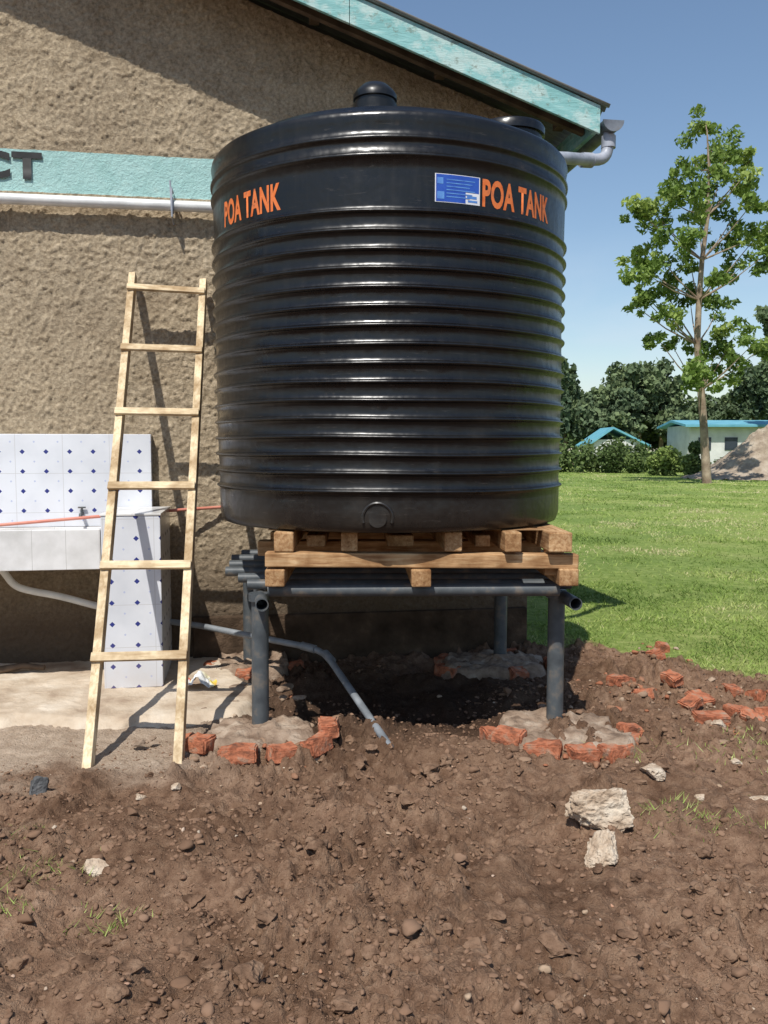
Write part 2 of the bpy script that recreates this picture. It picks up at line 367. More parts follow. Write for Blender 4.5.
mb=MB(); slab(-3.5,1.39,-.30,-.25,-.06,.15)
for q in np.arange(-3.2,1.4,.9): mb.box((q,-.22,ZC(q)+.06),(.07,.44,.06))
for q in np.arange(.5,9.2,.8): slab(1.13,1.39,q,q+.05,-.05,.13)
mb.obj('rafters_and_purlins',M_raft,parent=bld)
rx=np.linspace(-8.75,1.50,60); ry=np.arange(-.50,9.3,.019)
rx=np.sort(np.append(rx,-3.5)); RX,RY=np.meshgrid(rx,ry,indexing='ij'); RZ=ZCn(RX)+.112+.011*np.sin(RY*2*math.pi/.076)
o=npmesh('corrugated_roof',np.stack([RX,RY,RZ],-1).reshape(-1,3),grid_faces(len(rx),len(ry)),4,M_sheet,smooth=True,parent=bld)
sm=o.modifiers.new('Solid','SOLIDIFY'); sm.thickness=.003
M_gut=pmat('gutter_mat',[(.3,(.08,.09,.11)),(.6,(.18,.2,.23)),(.8,(.16,.14,.12))],8,.5,40,.1,.002,.4)
GX=1.515; GZ=3.81
mb=MB(); vs=[];r=.07;segs=14
for y in (-.52,9.2):
    for rr in(r,r-.006):
        for k in range(segs+1):
            a=math.pi+math.pi*k/segs; vs.append((GX+rr*math.cos(a),y,GZ+rr*math.sin(a)))
q=segs+1; fs=[]
for k in range(segs):
    fs+=[(k,k+1,2*q+k+1,2*q+k),(q+k+1,q+k,3*q+k,3*q+k+1),(k,q+k,q+k+1,k+1),(2*q+k,2*q+k+1,3*q+k+1,3*q+k)]
mb.add(vs,fs)
vs=[(GX+(r+.006)*math.cos(math.pi+math.pi*k/segs),-.525+dy,GZ+.002+(r+.006)*math.sin(math.pi+math.pi*k/segs)) for dy in(0,.012) for k in range(segs+1)]
mb.add(vs,[tuple(range(q))]+[tuple(range(q,2*q))]+[(k,k+1,q+k+1,q+k) for k in range(segs)])
mb.obj('eave_gutter',M_gut,smooth=True,parent=bld)
Ri=Matrix.Rotation(-YAW,3,'Z')
def loc(p): return Ri@(Vector(p)-Vector((0,6.35,0)))
def smoothpath(pts,it=3):
    pts=[Vector(p) for p in pts]
    for _ in range(it):
        o=[pts[0]]
        for a,c in zip(pts,pts[1:]): o+= [a.lerp(c,.25),a.lerp(c,.75)]
        o.append(pts[-1]); pts=o
    return pts
M_dp=pmat('downpipe_mat',[(.3,(.2,.22,.26)),(.6,(.36,.38,.43)),(.8,(.3,.27,.25))],8,.45,40,.1,.002,.4)
mb=MB()
pth=[(GX,-.44,GZ-.05),(GX,-.44,3.66),(GX-.03,-.45,3.57),(GX-.16,-.49,3.545),loc((1.10,5.7,3.44)),loc((.8,5.55,3.36)),loc((.72,5.5,3.2))]
mb.tube(smoothpath(pth,2),.04,seg=18)
mb.tube([(GX,-.44,3.73),(GX,-.44,3.65)],.05,seg=18); mb.tube([(GX-.22,-.505,3.538),(GX-.14,-.485,3.545)],.05,seg=18)
mb.obj('inlet_downpipe',M_dp,smooth=True,parent=bld)
mb=MB()
mb.tube([(-8.1,-.085,3.225),(-.75,-.085,3.225),(-.66,-.095,3.225),(-.58,-.15,3.225),(-.55,-.3,3.22),(-.54,-.5,3.2)],.036,seg=18)
mb.tube([(-3.0,-.085,3.225),(-2.9,-.085,3.225)],.043,seg=18)
mb.obj('horizontal_rain_pipe',M_pvc,smooth=True,parent=bld)
mb=MB()
bl=loc(at(173,205,6.08)); bx=bl.x
mb.tube([(bx,-.01,3.33),(bx,-.135,3.33),(bx,-.135,3.14),(bx,-.01,3.12)],.006,seg=8); mb.tube([(bx,-.13,3.14),(bx-.01,-.13,3.38)],.006,seg=8)
mb.box((bx,-.085,3.225),(.018,.09,.09))
mb.obj('pipe_bracket',M_dp,parent=bld)
M_black=pmat('black_lettering_mat',[(.3,(.012,.012,.012)),(.7,(.03,.03,.03))],10,.6,50,.3,.003,.3)
def textmesh(name,txt,height,width,mat,bold=.02,spc=1.12):
    cu=bpy.data.curves.new(name,'FONT'); cu.body=txt; cu.size=1; cu.offset=bold; cu.resolution_u=4
    cu.space_character=spc
    to=bpy.data.objects.new(name+'_tmp',cu); COL.objects.link(to); bpy.context.view_layer.update()
    me=bpy.data.meshes.new_from_object(to.evaluated_get(bpy.context.evaluated_depsgraph_get())); bpy.data.objects.remove(to)
    co=np.array([v.co[:] for v in me.vertices]); mn=co.min(0); mx=co.max(0)
    co[:,0]=(co[:,0]-mn[0])/(mx[0]-mn[0])*width; co[:,1]=(co[:,1]-mn[1])/(mx[1]-mn[1])*height
    me.materials.clear(); me.materials.append(mat)
    return me,co
me,co=textmesh('sign_lettering','PROJECT',.235,1.3,M_black,.045)
e=loc(at(42,170,5.96)).x
for v_,c_ in zip(me.vertices,co): v_.co=(e-1.3+c_[0],-.014,3.325+c_[1])
o=bpy.data.objects.new('sign_lettering',me); COL.objects.link(o); attach(o,bld)
# ---------------------------------------------------------------- WASH STATION (local)
ws=empty('tiled_wash_station',(0,6.35,0),YAW,True)
m,nt,b=nodes('patterned_tile_mat'); v=ocoord(nt); s_=N(nt,'ShaderNodeSeparateXYZ'); nt.links.new(v,s_.inputs[0])
uu=math_(nt,'ADD',s_.outputs[0],s_.outputs[1]); vv=s_.outputs[2]
def fr(x,p,o): return math_(nt,'ABSOLUTE',math_(nt,'SUBTRACT',math_(nt,'FRACT',math_(nt,'ADD',math_(nt,'DIVIDE',x,p),o+20)),.5))
PX,PZ=.155,.135
fx=math_(nt,'MULTIPLY',fr(uu,PX,.3),PX); fz=math_(nt,'MULTIPLY',fr(vv,PZ,.1),PZ)
dia=math_(nt,'LESS_THAN',math_(nt,'ADD',fx,fz),.0175)
gx_=math_(nt,'MULTIPLY',fr(uu,PX*2,.05),PX*2); gz_=math_(nt,'MULTIPLY',fr(vv,PZ*2,.35),PZ*2)
grout=math_(nt,'LESS_THAN',math_(nt,'MINIMUM',gx_,gz_),.0018)
base=ramp(nt,noise(nt,v,3,4),[(.3,(.56,.58,.62)),(.6,(.7,.72,.76))])
fx2=math_(nt,'MULTIPLY',fr(uu,PX,.8),PX); fz2=math_(nt,'MULTIPLY',fr(vv,PZ,.6),PZ)
sm_=math_(nt,'LESS_THAN',math_(nt,'ADD',fx2,fz2),.008)
c=mix(nt,math_(nt,'MULTIPLY',sm_,.6),base,(.3,.36,.6)); c=mix(nt,dia,c,(.02,.035,.2)); c=mix(nt,math_(nt,'MULTIPLY',grout,.6),c,(.42,.41,.4))
dz=N(nt,'ShaderNodeMapRange'); nt.links.new(vv,dz.inputs[0]); dz.inputs[1].default_value=.05; dz.inputs[2].default_value=.4; dz.inputs[3].default_value=.55; dz.inputs[4].default_value=0.08
c=mix(nt,math_(nt,'MULTIPLY',dz.outputs[0],noise(nt,v,12,4)),c,(.33,.24,.17))
nt.links.new(c,b.inputs['Base Color']); b.inputs['Roughness'].default_value=.2; M_tile=m
m,nt,b=nodes('white_tile_mat'); v=ocoord(nt); s_=N(nt,'ShaderNodeSeparateXYZ'); nt.links.new(v,s_.inputs[0])
gx_=math_(nt,'MULTIPLY',fr(s_.outputs[0],.2,.05),.2); grout=math_(nt,'LESS_THAN',gx_,.0016)
c=mix(nt,grout,ramp(nt,noise(nt,v,4,5),[(.3,(.5,.49,.47)),(.6,(.72,.71,.7))]),(.45,.44,.42)); nt.links.new(c,b.inputs['Base Color']); b.inputs['Roughness'].default_value=.25; M_wt=m
BR=-1.66
mb=MB(); mb.box((BR-2.2+.0,-.045,1.34),(4.4,.09,.64)); mb.obj('backsplash',M_tile,parent=ws,bevel=.004)
mb=MB(); mb.box((-1.72,-.43,.595),(.36,.66,1.09)); mb.obj('end_pillar',M_tile,parent=ws,bevel=.005)
mb=MB(); x0,x1=-6.0,-1.904
mb.box(((x0+x1)/2,-.735,.935),(x1-x0,.05,.25)); mb.box(((x0+x1)/2,-.40,.85),(x1-x0,.618,.08)); 
mb.obj('basin_trough',M_wt,parent=ws,bevel=.004)
mb=MB(); mb.box(((x0+x1)/2,-.11,1.0),(x1-x0,.03,.04)); mb.box((-1.72,-.43,1.148),(.37,.67,.014)); mb.obj('basin_ledge',M_wt,parent=ws,bevel=.003)
mb=MB(); mb.box((-4.0,-.35,.44),(.35,.6,.7)); mb.obj('inner_pillar',M_tile,parent=ws)
M_red=pmat('pink_pipe_mat',[(.3,(.45,.12,.08)),(.7,(.6,.25,.18))],5,.5,50,.05,.001)
mb=MB(); a=loc(at(0,525,5.75)); c_=loc(at(150,512,5.9)); d_=loc(at(222,507,6.12))
a0=a+(a-c_)*.8; mb.tube([a0,a,c_,d_],.011,seg=10); mb.obj('water_supply_pipe',M_red,smooth=True,parent=ws)
mb=MB(); k=[loc(at(-20,545,5.75)),loc(at(4,572,5.75)),loc(at(14,586,5.75)),loc(at(30,591,5.75)),loc(at(60,596,5.8)),loc(at(96,606,5.85)),loc(at(125,612,5.9))]
mb.tube(smoothpath(k,2),.024,seg=14); mb.obj('basin_waste_pipe',M_pvc,smooth=True,parent=ws)
mb=MB()
tp=loc(at(84,515,5.98)); mb.tube([(tp.x,-.08,1.11),(tp.x,-.16,1.11),(tp.x,-.17,1.08)],.012,seg=10); mb.tube([(tp.x,-.11,1.11),(tp.x,-.11,1.15)],.008,seg=8); mb.box((tp.x,-.11,1.155),(.05,.014,.01)); mb.obj('tap',M_steel,parent=ws)
ax=np.linspace(-8,-.98,560); ay=np.linspace(-1.42,.0,120); AX,AY=np.meshgrid(ax,ay,indexing='ij')
ex=fbm(AX,AY,2.5,4,17)*.20
X2=AX+np.where(AX>-1.6,ex*(AX+1.6)/.6,0); Y2=AY+ex*(-AY/1.42)
AZ=.055+.010*fbm(AX,AY,6,4,7)+.008*np.maximum(fbm(AX,AY,22,3,77),0); ed=np.minimum((AY+1.42)/.10,(-.98-AX)/.10); AZ=np.where(ed<1,-.05+(AZ+.05)*np.clip(ed,0,1)**.6,AZ)
M_apr=pmat('dusty_concrete_mat',[(.3,(.29,.21,.15)),(.42,(.43,.34,.25)),(.55,(.52,.43,.33)),(.7,(.62,.54,.44))],3.5,.95,40,.6,.01,.1,detail=9)
apr=npmesh('concrete_apron',np.stack([X2,Y2,AZ],-1).reshape(-1,3),grid_faces(len(ax),len(ay)),4,M_apr,smooth=True)
apr.location=(0,6.35,0); apr.rotation_euler=(0,0,YAW)
# ---------------------------------------------------------------- WATER TANK
TX,TY=.03,5.2
tank=empty('water_tank',(TX,TY,1.138))
m,nt,b=nodes('black_tank_plastic_mat'); v=ocoord(nt); vst=ocoord(nt,(6,6,.6))
d=noise(nt,v,1.8,6,.7); st=noise(nt,vst,3,4,.6); fine=noise(nt,v,60,3,.7)
c=ramp(nt,d,[(.38,(.004,.004,.005)),(.6,(.007,.007,.007)),(.75,(.022,.019,.016))])
c=mix(nt,math_(nt,'MULTIPLY',ramp(nt,st,[(.52,(0,0,0)),(.78,(1,1,1))]),.13),c,(.07,.06,.05))
s_=N(nt,'ShaderNodeSeparateXYZ'); nt.links.new(v,s_.inputs[0])
mr=N(nt,'ShaderNodeMapRange'); nt.links.new(s_.outputs[2],mr.inputs[0]); mr.inputs[1].default_value=0.0+1.138; mr.inputs[2].default_value=.2+1.138; mr.inputs[3].default_value=.6; mr.inputs[4].default_value=0
c=mix(nt,math_(nt,'MULTIPLY',mr.outputs[0],noise(nt,v,9,5,.7)),c,(.06,.045,.033))
scr=ramp(nt,noise(nt,ocoord(nt,(1,1,12)),7,4,.6,1.5),[(.64,(0,0,0)),(.69,(1,1,1))]); c=mix(nt,math_(nt,'MULTIPLY',scr,.12),c,(.2,.17,.15))
sp2=ramp(nt,noise(nt,v,16,5,.7),[(.66,(0,0,0)),(.7,(1,1,1))]); c=mix(nt,math_(nt,'MULTIPLY',sp2,.10),c,(.16,.11,.08))
nt.links.new(c,b.inputs['Base Color'])
rr=N(nt,'ShaderNodeMapRange'); nt.links.new(math_(nt,'ADD',math_(nt,'MULTIPLY',d,.8),math_(nt,'MULTIPLY',fine,.2)),rr.inputs[0]); rr.inputs[1].default_value=.35; rr.inputs[2].default_value=.65; rr.inputs[3].default_value=.22; rr.inputs[4].default_value=.40
nt.links.new(rr.outputs[0],b.inputs['Roughness']); b.inputs['Specular IOR Level'].default_value=.45
bump(nt,b,math_(nt,'ADD',math_(nt,'MULTIPLY',noise(nt,v,4.5,3,.6),2.0),math_(nt,'MULTIPLY',fine,.04)),.4,.012); M_tank=m
RB=lambda z:1.006+(z-1.138)/2.03*.020
NR=16; ribs=[1.347+(2.693-1.347)/(NR-1)*i for i in range(NR)]; SPC=ribs[1]-ribs[0]
prof=[(0,1.138),(.88,1.138),(.965,1.14),(.99,1.15),(1.0,1.175)]
marks=[]
for zi,zr in enumerate(ribs):
    for o,k in((-.015,0),(-.011,.004),(-.007,.012),(-.0025,.016),(.0025,.016),(.007,.012),(.011,.004),(.015,0)): marks.append((zr+o,k))
    if zi<NR-1: marks.append((zr+.030,-.002)); marks.append((zr+SPC/2,-.003)); marks.append((zr+SPC-.030,-.002))
for zr in(2.95,3.03):
    for o,k in((-.014,0),(-.009,.008),(-.003,.012),(.003,.012),(.009,.008),(.014,0)): marks.append((zr+o,k))
for z in(1.2,1.25,1.3,2.72,2.76,2.80,2.84,2.88,3.0,3.07): marks.append((z,0))
marks.sort()
prof+=[(RB(z)+k,z) for z,k in marks]
prof+=[(1.027,3.10),(1.032,3.125),(1.028,3.145),(1.014,3.160),(.98,3.172),(.95,3.180),(.93,3.19),(.91,3.215),(.88,3.225),(.6,3.315),(.3,3.375),(0,3.39)]
pr=np.array([(max(r,.0005),z) for r,z in prof]); SEG=256
an=np.linspace(0,2*math.pi,SEG,endpoint=False)
R_,A_=np.meshgrid(pr[:,0],an,indexing='ij'); Zp,_=np.meshgrid(pr[:,1],an,indexing='ij')
WB=lambda A,Z:1+.0026*np.sin(A*3+Z*2)+.0018*np.sin(A*7+Z*5)+.0010*np.sin(A*13+Z*9)
wob=WB(A_,Zp)
V=np.stack([TX+R_*wob*np.cos(A_),TY+R_*wob*np.sin(A_),Zp+.004*np.sin(A_*2+1)*(Zp>1.2)+.002*np.sin(A_*5+Zp*7)*(Zp>1.2)],-1)
i=np.arange(len(pr)-1)[:,None]*SEG; j=np.arange(SEG)[None]; jn=(j+1)%SEG
Fc=np.stack([i+j,i+jn,i+SEG+jn,i+SEG+j],-1).reshape(-1,4)
npmesh('tank_body',V.reshape(-1,3),Fc,4,M_tank,smooth=True,parent=tank)
def lathe(mb,c,pr,seg=48):
    vs=[];n=len(pr)
    for r,z in pr:
        for k in range(seg):
            a=2*math.pi*k/seg; vs.append((c[0]+r*math.cos(a),c[1]+r*math.sin(a),c[2]+z))
    fs=[(i*seg+k,i*seg+(k+1)%seg,(i+1)*seg+(k+1)%seg,(i+1)*seg+k) for i in range(n-1) for k in range(seg)]
    fs.append(tuple((n-1)*seg+k for k in range(seg))); mb.add(vs,fs)
mb=MB(); kx=at(375,95,4.75).x
lathe(mb,(kx,4.75,3.33),[(.12,-.03),(.12,.06),(.108,.065),(.108,.08),(.118,.085),(.118,.11),(.1,.135),(.07,.163),(.03,.178),(.005,.18)])
mb.obj('small_cap',M_tank,smooth=True,parent=tank)
mb=MB(); lathe(mb,(at(510,120,5.0).x,5.05,3.265),[(.19,-.06),(.19,.06),(.205,.062),(.205,.10),(.195,.115),(.15,.122),(.02,.125)])
mb.obj('manhole_lid',M_tank,smooth=True,parent=tank)
def cyl(th,z,off):
    a=math.radians(th); A=a-math.pi/2; r=RB(z)*float(WB(A,z))+off; return Vector((TX+r*math.sin(a),TY-r*math.cos(a),z))
mb=MB()
th0=-3.5; mb.tube([cyl(th0+math.degrees(.075*math.cos(q)/1.03),1.215+.075*math.sin(q),.0) for q in np.linspace(-.3,math.pi+.3,24)],.009,seg=8)
mb.tube([cyl(th0,1.215,-.03),cyl(th0,1.215,.004)],.045,seg=28); mb.obj('outlet_boss',M_tank,smooth=True,parent=tank)
M_or=pmat('orange_lettering_mat',[(.3,(.55,.11,.025)),(.5,(.72,.19,.055)),(.62,(.6,.17,.06)),(.7,(.3,.1,.05))],22,.6,60,.05,.001,.2,detail=6)
M_wmat=pmat('label_white_mat',[(.3,(.6,.62,.66)),(.7,(.75,.76,.78))],9,.4,50,.02,.001)
M_lblue=pmat('label_blue_mat',[(.3,(.015,.05,.32)),(.7,(.03,.1,.45))],9,.35,50,.02,.001)
def lettering(t0,t1,z0,h):
    w=math.radians(t1-t0)*1.02; me,co=textmesh('lettering','POA TANK',h,w,M_or,.035,1.06)
    for v_,c_ in zip(me.vertices,co): v_.co=cyl(t0+math.degrees(c_[0]/1.02),z0+c_[1],.0015)
    o=bpy.data.objects.new('lettering',me); COL.objects.link(o); attach(o,tank)
lettering(26.0,54.5,2.733,.135); lettering(-59.5,-32,2.733,.135)
def patch(name,t0,t1,z0,z1,off,mat):
    n=10; vs=[]
    for k in range(n+1):
        t=t0+(t1-t0)*k/n; vs+=[cyl(t,z0,off),cyl(t,z1,off)]
    mb=MB(); mb.add(vs,[(2*k,2*k+2,2*k+3,2*k+1) for k in range(n)]); mb.obj(name,mat,parent=tank)
patch('label_paper',12,25.2,2.735,2.868,.0015,M_wmat); patch('label_print',12.3,20.8,2.738,2.865,.0022,M_lblue); patch('label_print_side',20.8,24.9,2.79,2.865,.0022,M_lblue)
M_cy=pmat('label_cyan_mat',[(.3,(.06,.16,.5)),(.7,(.12,.3,.62))],30,.4,50,.02,.001)
for q in range(6): patch('label_text_line',15.2,15+7+(q*37%3)*.8,2.760+q*.016,2.765+q*.016,.0029,M_cy)
patch('label_logo',12.6,14.6,2.75,2.785,.0029,M_cy); patch('label_logo_white',12.6,14.3,2.82,2.85,.0029,M_cy)
patch('label_mark',21.5,24.4,2.745,2.755,.0022,M_cy); patch('label_blue_mark',21.2,24.2,2.762,2.775,.0022,M_cy)
# ---------------------------------------------------------------- PALLET
pal=empty('wooden_pallet',(.2,5.2,.94))
Rz=lambda d:Matrix.Rotation(math.radians(d),3,'Z')
def beam(mbx,a,b,w,h):
    a=Vector(a);b=Vector(b);t=(b-a);L=t.length;t.normalize()
    side=t.cross(Vector((0,0,1))).normalized() if abs(t.z)<.99 else Vector((1,0,0)); up=side.cross(t)
    mt=Matrix((t,side,up)).transposed(); mbx.box((a+b)/2,(L,w,h),mt)
mbx=MB(); mby=MB()
def jx(u,v,y): return at(u,v,y).x
for u,w in[(286,.1),(350,.085),(452,.09),(510,.085),(556,.12)]:
    x=jx(u,545,4.42); beam(mby,(x,4.33+random.uniform(-.03,.03),1.087+random.uniform(-.003,.0)),(x-.05,6.05,1.087),w,.1)
for u,w in[(318,.1),(400,.14),(480,.08)]:
    x=jx(u,545,4.6); beam(mby,(x,4.47,1.075),(x-.05,6.05,1.075),w,.06)
beam(mbx,(jx(266,560,4.37),4.36,.995),(jx(578,566,4.37),4.40,.98),.09,.074)
for y in(4.9,5.45,5.98): beam(mbx,(-.72,y,.992),(.9,y+.03,.992),.1,.085)
for (u,y) in [(276,4.36),(421,4.35),(567,4.38)]:
    x=jx(u,580,y); beam(mby,(x,y-.05,.902),(x-.04,6.0,.902),.1,.088)
mbx.box((jx(553,562,4.45),4.44,1.0),(.1,.06,.2))
mbx.obj('cross_beams',M_pal_x,parent=pal,bevel=.007); mby.obj('joists',M_pal_y,parent=pal,bevel=.007)
mb=MB()
for i,y in enumerate(np.arange(4.5,6.1,.16)): mb.box((.12,y,1.1345),(1.45,.09,.004))
mb.obj('deck_slats',M_pal_x,parent=pal)
# ---------------------------------------------------------------- STAND
st=empty('steel_tank_stand',(.1,5.3,.4))
LEG=[(-.671,4.56),(.945,4.66),(-.95,5.98),(.83,6.05)]
mb=MB()
for i,(x,y) in enumerate(LEG):
    mb.tube([(x,y,-.1),(x+.004,y+.01,.785)],.046,seg=28)
    mb.tube([(x,y,.745),(x,y,.785)],.056,seg=28)
mb.obj('legs',M_steel,smooth=True,parent=st)
mb=MB()
lA=at(262,607,4.36); rA=at(576,604,4.40)
mb.pipe((lA.x,4.36,lA.z+.01),(-.93,6.12,lA.z+.01),.034); mb.pipe((rA.x,4.40,rA.z),(.87,6.15,rA.z),.034)
for (x0,x1,y,r) in[(jx(268,594,4.42),jx(560,592,4.42),4.43,.034),(-.74,1.02,4.62,.028),(-.83,.98,4.86,.028),(-.95,.95,5.12,.03),(-.98,.95,5.42,.03),(-1.02,.9,5.72,.03),(-1.0,.95,6.0,.03)]:
    mb.pipe((x0,y,.822),(x1,y+.02,.822),r)
mb.obj('top_frame_pipes',M_steel,smooth=True,parent=st)
for fi,(x,y,rx_,ry_,nb) in enumerate([(-.66,4.42,.37,.25,6),(.95,4.50,.38,.29,7),(-.92,5.95,.3,.25,4),(.78,6.0,.42,.28,5)]):
    ft=empty('brick_footing' ,(x,y,0))
    na,nr=96,18; A2,R2=np.meshgrid(np.linspace(0,2*math.pi,na+1),np.linspace(0.001,1,nr),indexing='ij')
    cx,cy=np.cos(A2),np.sin(A2); wb=1+.3*fbm(cx,cy,1.3,3,fi*7+3)
    sq=1/np.maximum(np.maximum(abs(cx),abs(cy)),.8)
    PX_=x+cx*R2*rx_*wb*sq*.9; PY_=y+cy*R2*ry_*wb*sq*.9
    PZ_=.075*(1-np.clip((R2-.85)/.15,0,1)**2)+.04*fbm(PX_,PY_,7,4,fi)+.025*fbm(PX_,PY_,22,3,fi)-.06*np.clip((R2-.9)/.1,0,1)
    npmesh('mortar_pad',np.stack([PX_,PY_,PZ_],-1).reshape(-1,3),grid_faces(na+1,nr),4,M_mortar,smooth=True,parent=ft)
    mb=MB()
    for k in range(nb):
        a=math.pi+ (k+.5)/nb*math.pi*1.15-.12 if fi<2 else k*2*math.pi/nb
        bx_,by_=x+math.cos(a)*rx_*1.0,y+math.sin(a)*ry_*1.02
        L=random.uniform(.12,.19)
        brick_mesh(mb,(bx_,by_,max(.02,h1(bx_,by_)+.022)+random.uniform(-.006,.010)),(L,.1,.08),Rz(math.degrees(math.atan2(math.cos(a)*ry_,-math.sin(a)*rx_))+random.uniform(-12,12))@Matrix.Rotation(random.uniform(-.15,.15),3,'X')@Matrix.Rotation(random.uniform(-.08,.08),3,'Y'),fi*10+k)
    mb.obj('bricks',M_brick,smooth=True,parent=ft,ang=50)
mb=MB()
dp=[(-1.95,6.0,.40),(-1.28,5.9,.33),(-.47,5.43,.285),(-.36,5.36,.25),(.03,4.3,.03)]
mb.tube([dp[0],dp[1],dp[2],(-.42,5.40,.272),dp[3],dp[4]],.021,seg=16); mb.tube([(-.53,5.465,.29),(-.44,5.41,.279)],.027,seg=16); mb.tube([(-.375,5.385,.258),(-.325,5.29,.23)],.027,seg=16)
mb.obj('drain_pipe',M_greypvc,smooth=True)
# ---------------------------------------------------------------- LADDER
lad=empty('wooden_ladder',(-1.4,5.0,1.3))
B0=Vector((-1.446,4.09,.0)); B1=Vector((-1.005,4.09,.0)); T0=Vector((-1.725,6.0,2.75)); T1=Vector((-1.255,6.07,2.72))
nrm=(T0-B0).cross(B1-B0).normalized(); nrm=nrm if nrm.y<0 else -nrm
mb=MB()
for a,b_ in((B0,T0),(B1,T1)):
    t=(b_-a).normalized(); s_=nrm.cross(t).normalized(); mt=Matrix((s_,nrm,t)).transposed()
    a2=a-t*.02
    mb.box((a2+b_)/2,(.045,.06,(b_-a2).length),mt)
o=mb.obj('rails',M_lad,parent=lad,bevel=.003)
mb=MB()
for i,(v) in enumerate([660,569,489,415,351,291]):
    best=min(np.linspace(0,1,800),key=lambda q:abs((lambda p:(512-F*((p.z-CAMH)/p.y*CP+SP)/(CP-(p.z-CAMH)/p.y*SP)))(B0.lerp(T0,q))-v))
    p0=B0.lerp(T0,best); p1=B1.lerp(T1,best+.004)
    t=(p1-p0).normalized(); up=nrm.cross(t); mt=Matrix((t,nrm,up)).transposed(); L=(p1-p0).length+.045+random.uniform(-.005,.012)
    mb.box((p0+p1)/2+nrm*(.0415),(L,.022,.048),mt@Matrix.Rotation(random.uniform(-.012,.012),3,'Y'))
mb.obj('rungs',M_rung,parent=lad,bevel=.003)
# ---------------------------------------------------------------- RUBBLE
mb=MB(); pts=[(655,668),(672,692),(700,703),(710,730),(738,718),(752,732),(690,712),(642,702),(662,652),(730,697),(757,702),(765,722),(620,690)]
for i,(u,v) in enumerate(pts):
    p=gz(u,v); rot=Rz(random.uniform(0,180))@Matrix.Rotation(random.uniform(-.4,.4),3,'X')@Matrix.Rotation(random.uniform(-.3,.3),3,'Y')
    s=random.choice([1,.55,.7,.85]); brick_mesh(mb,(p.x,p.y,p.z+.025),(.19*s,.1,.07),rot,i+50)
mb.obj('brick_rubble',M_brick,smooth=True,ang=50)
xs=[];ys=[]
for u,v in pts+[(620,700),(630,690),(690,725),(725,742),(560,700),(590,690)]:
    p=gp(u,v); k=12; xs.append(p.x+rng.normal(size=k)*.12); ys.append(p.y+rng.normal(size=k)*.12)
for q in [(-.68,4.2),(.93,4.22),(-.4,4.8),(1.2,4.9),(-.9,5.4)]:
    k=26; xs.append(q[0]+rng.normal(size=k)*.2); ys.append(q[1]+rng.normal(size=k)*.1)
xs=np.concatenate(xs);ys=np.concatenate(ys); sz=.008+.022*rng.random(len(xs))**2
M_chip=attrmat('brick_chip_mat','rnd',[(0,(.28,.11,.06)),(.2,(.34,.15,.085)),(.35,(.22,.135,.085)),(.8,(.28,.19,.13)),(1,(.42,.32,.23))],.95,.1)
scatter_lumps('rubble_chips',np.stack([xs,ys,H(xs,ys)+sz*.2],-1),sz,M_chip,2,.25,.7)
p=gz(40,800); rock('dark_stone',(p.x,p.y,p.z+.018),(.07,.05,.05),M_drock,77,4,.4)
M_bag=attrmat('plastic_wrapper_mat','rnd',[(0,(.7,.7,.7)),(.5,(.75,.75,.72)),(.6,(.7,.55,.1)),(.8,(.6,.12,.06)),(.9,(.6,.6,.65)),(1,(.6,.6,.65))],.35,.5)
p=gp(200,697,.0); gxx,gyy=np.meshgrid(np.linspace(-.1,.1,26),np.linspace(-.07,.07,18),indexing='ij')
npmesh('plastic_wrapper',np.stack([p.x+gxx+.02*fbm(gxx,gyy,20,2,3),p.y+gyy,.07+.06*abs(fbm(gxx,gyy,18,3,5))+.07*np.exp(-(gxx/.04)**2)],-1).reshape(-1,3),grid_faces(26,18),4,M_bag,{'rnd':(.5+.6*fbm(gxx,gyy,9,2,8)).ravel()})
mb=MB(); q=gp(0,673,.06); mb.tube([(q.x-.5,q.y+.1,.09),(q.x,q.y,.08),(q.x+.13,q.y+.06,.095),(q.x+.28,q.y+.05,.085)],[.02,.026,.022,.016],seg=10); mb.obj('stick',M_raft,smooth=True)
mb=MB()
for i,(u,v,s) in enumerate([(138,745,.05),(150,742,.04),(215,668,.05),(235,705,.06),(285,690,.07),(212,655,.06),(222,672,.04),(240,690,.08),(262,700,.07),(300,700,.05),(228,650,.06),(205,712,.04),(225,725,.05),(180,735,.03)]):
    q=gp(u,v,.03); rock('',(q.x,q.y,.045),(s,s*.7,s*.4),None,i+90,3,i,into=mb)
mb.obj('rubble_stones',M_mortar)
# ---------------------------------------------------------------- TREES
def leafcloud(C,R,n,size,shade,asp=.45):
    C=np.asarray(C);R=np.asarray(R)
    d=rng.normal(size=(n,3)); d/=np.linalg.norm(d,axis=1)[:,None]; rad=rng.random(n)**.45
    p=C+d*R*rad[:,None]
    a=rng.normal(size=(n,3)); a/=np.linalg.norm(a,axis=1)[:,None]; b_=np.cross(a,rng.normal(size=(n,3))); b_/=np.linalg.norm(b_,axis=1)[:,None]
    s=size*(.6+.8*rng.random(n))[:,None]
    V=np.stack([p-a*s*.5,p+b_*s*asp*.5,p+a*s*.5,p-b_*s*asp*.5],1)
    return V,np.repeat(np.clip(shade+.25*(rng.random(n)-.5),0,1),4)
def leafobj(name,parts,mat,parent=None):
    V=np.concatenate([p[0] for p in parts]).reshape(-1,3); a=np.concatenate([p[1] for p in parts])
    return npmesh(name,V,np.arange(len(V)).reshape(-1,4),4,mat,{'rnd':a},parent=parent)
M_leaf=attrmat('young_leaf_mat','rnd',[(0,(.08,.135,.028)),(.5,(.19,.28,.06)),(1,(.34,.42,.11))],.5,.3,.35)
M_dleaf=attrmat('distant_leaf_mat','rnd',[(0,(.075,.11,.065)),(.5,(.13,.175,.09)),(1,(.21,.26,.12))],.8,.1,.15)  # distance haze is put into these leaf colours
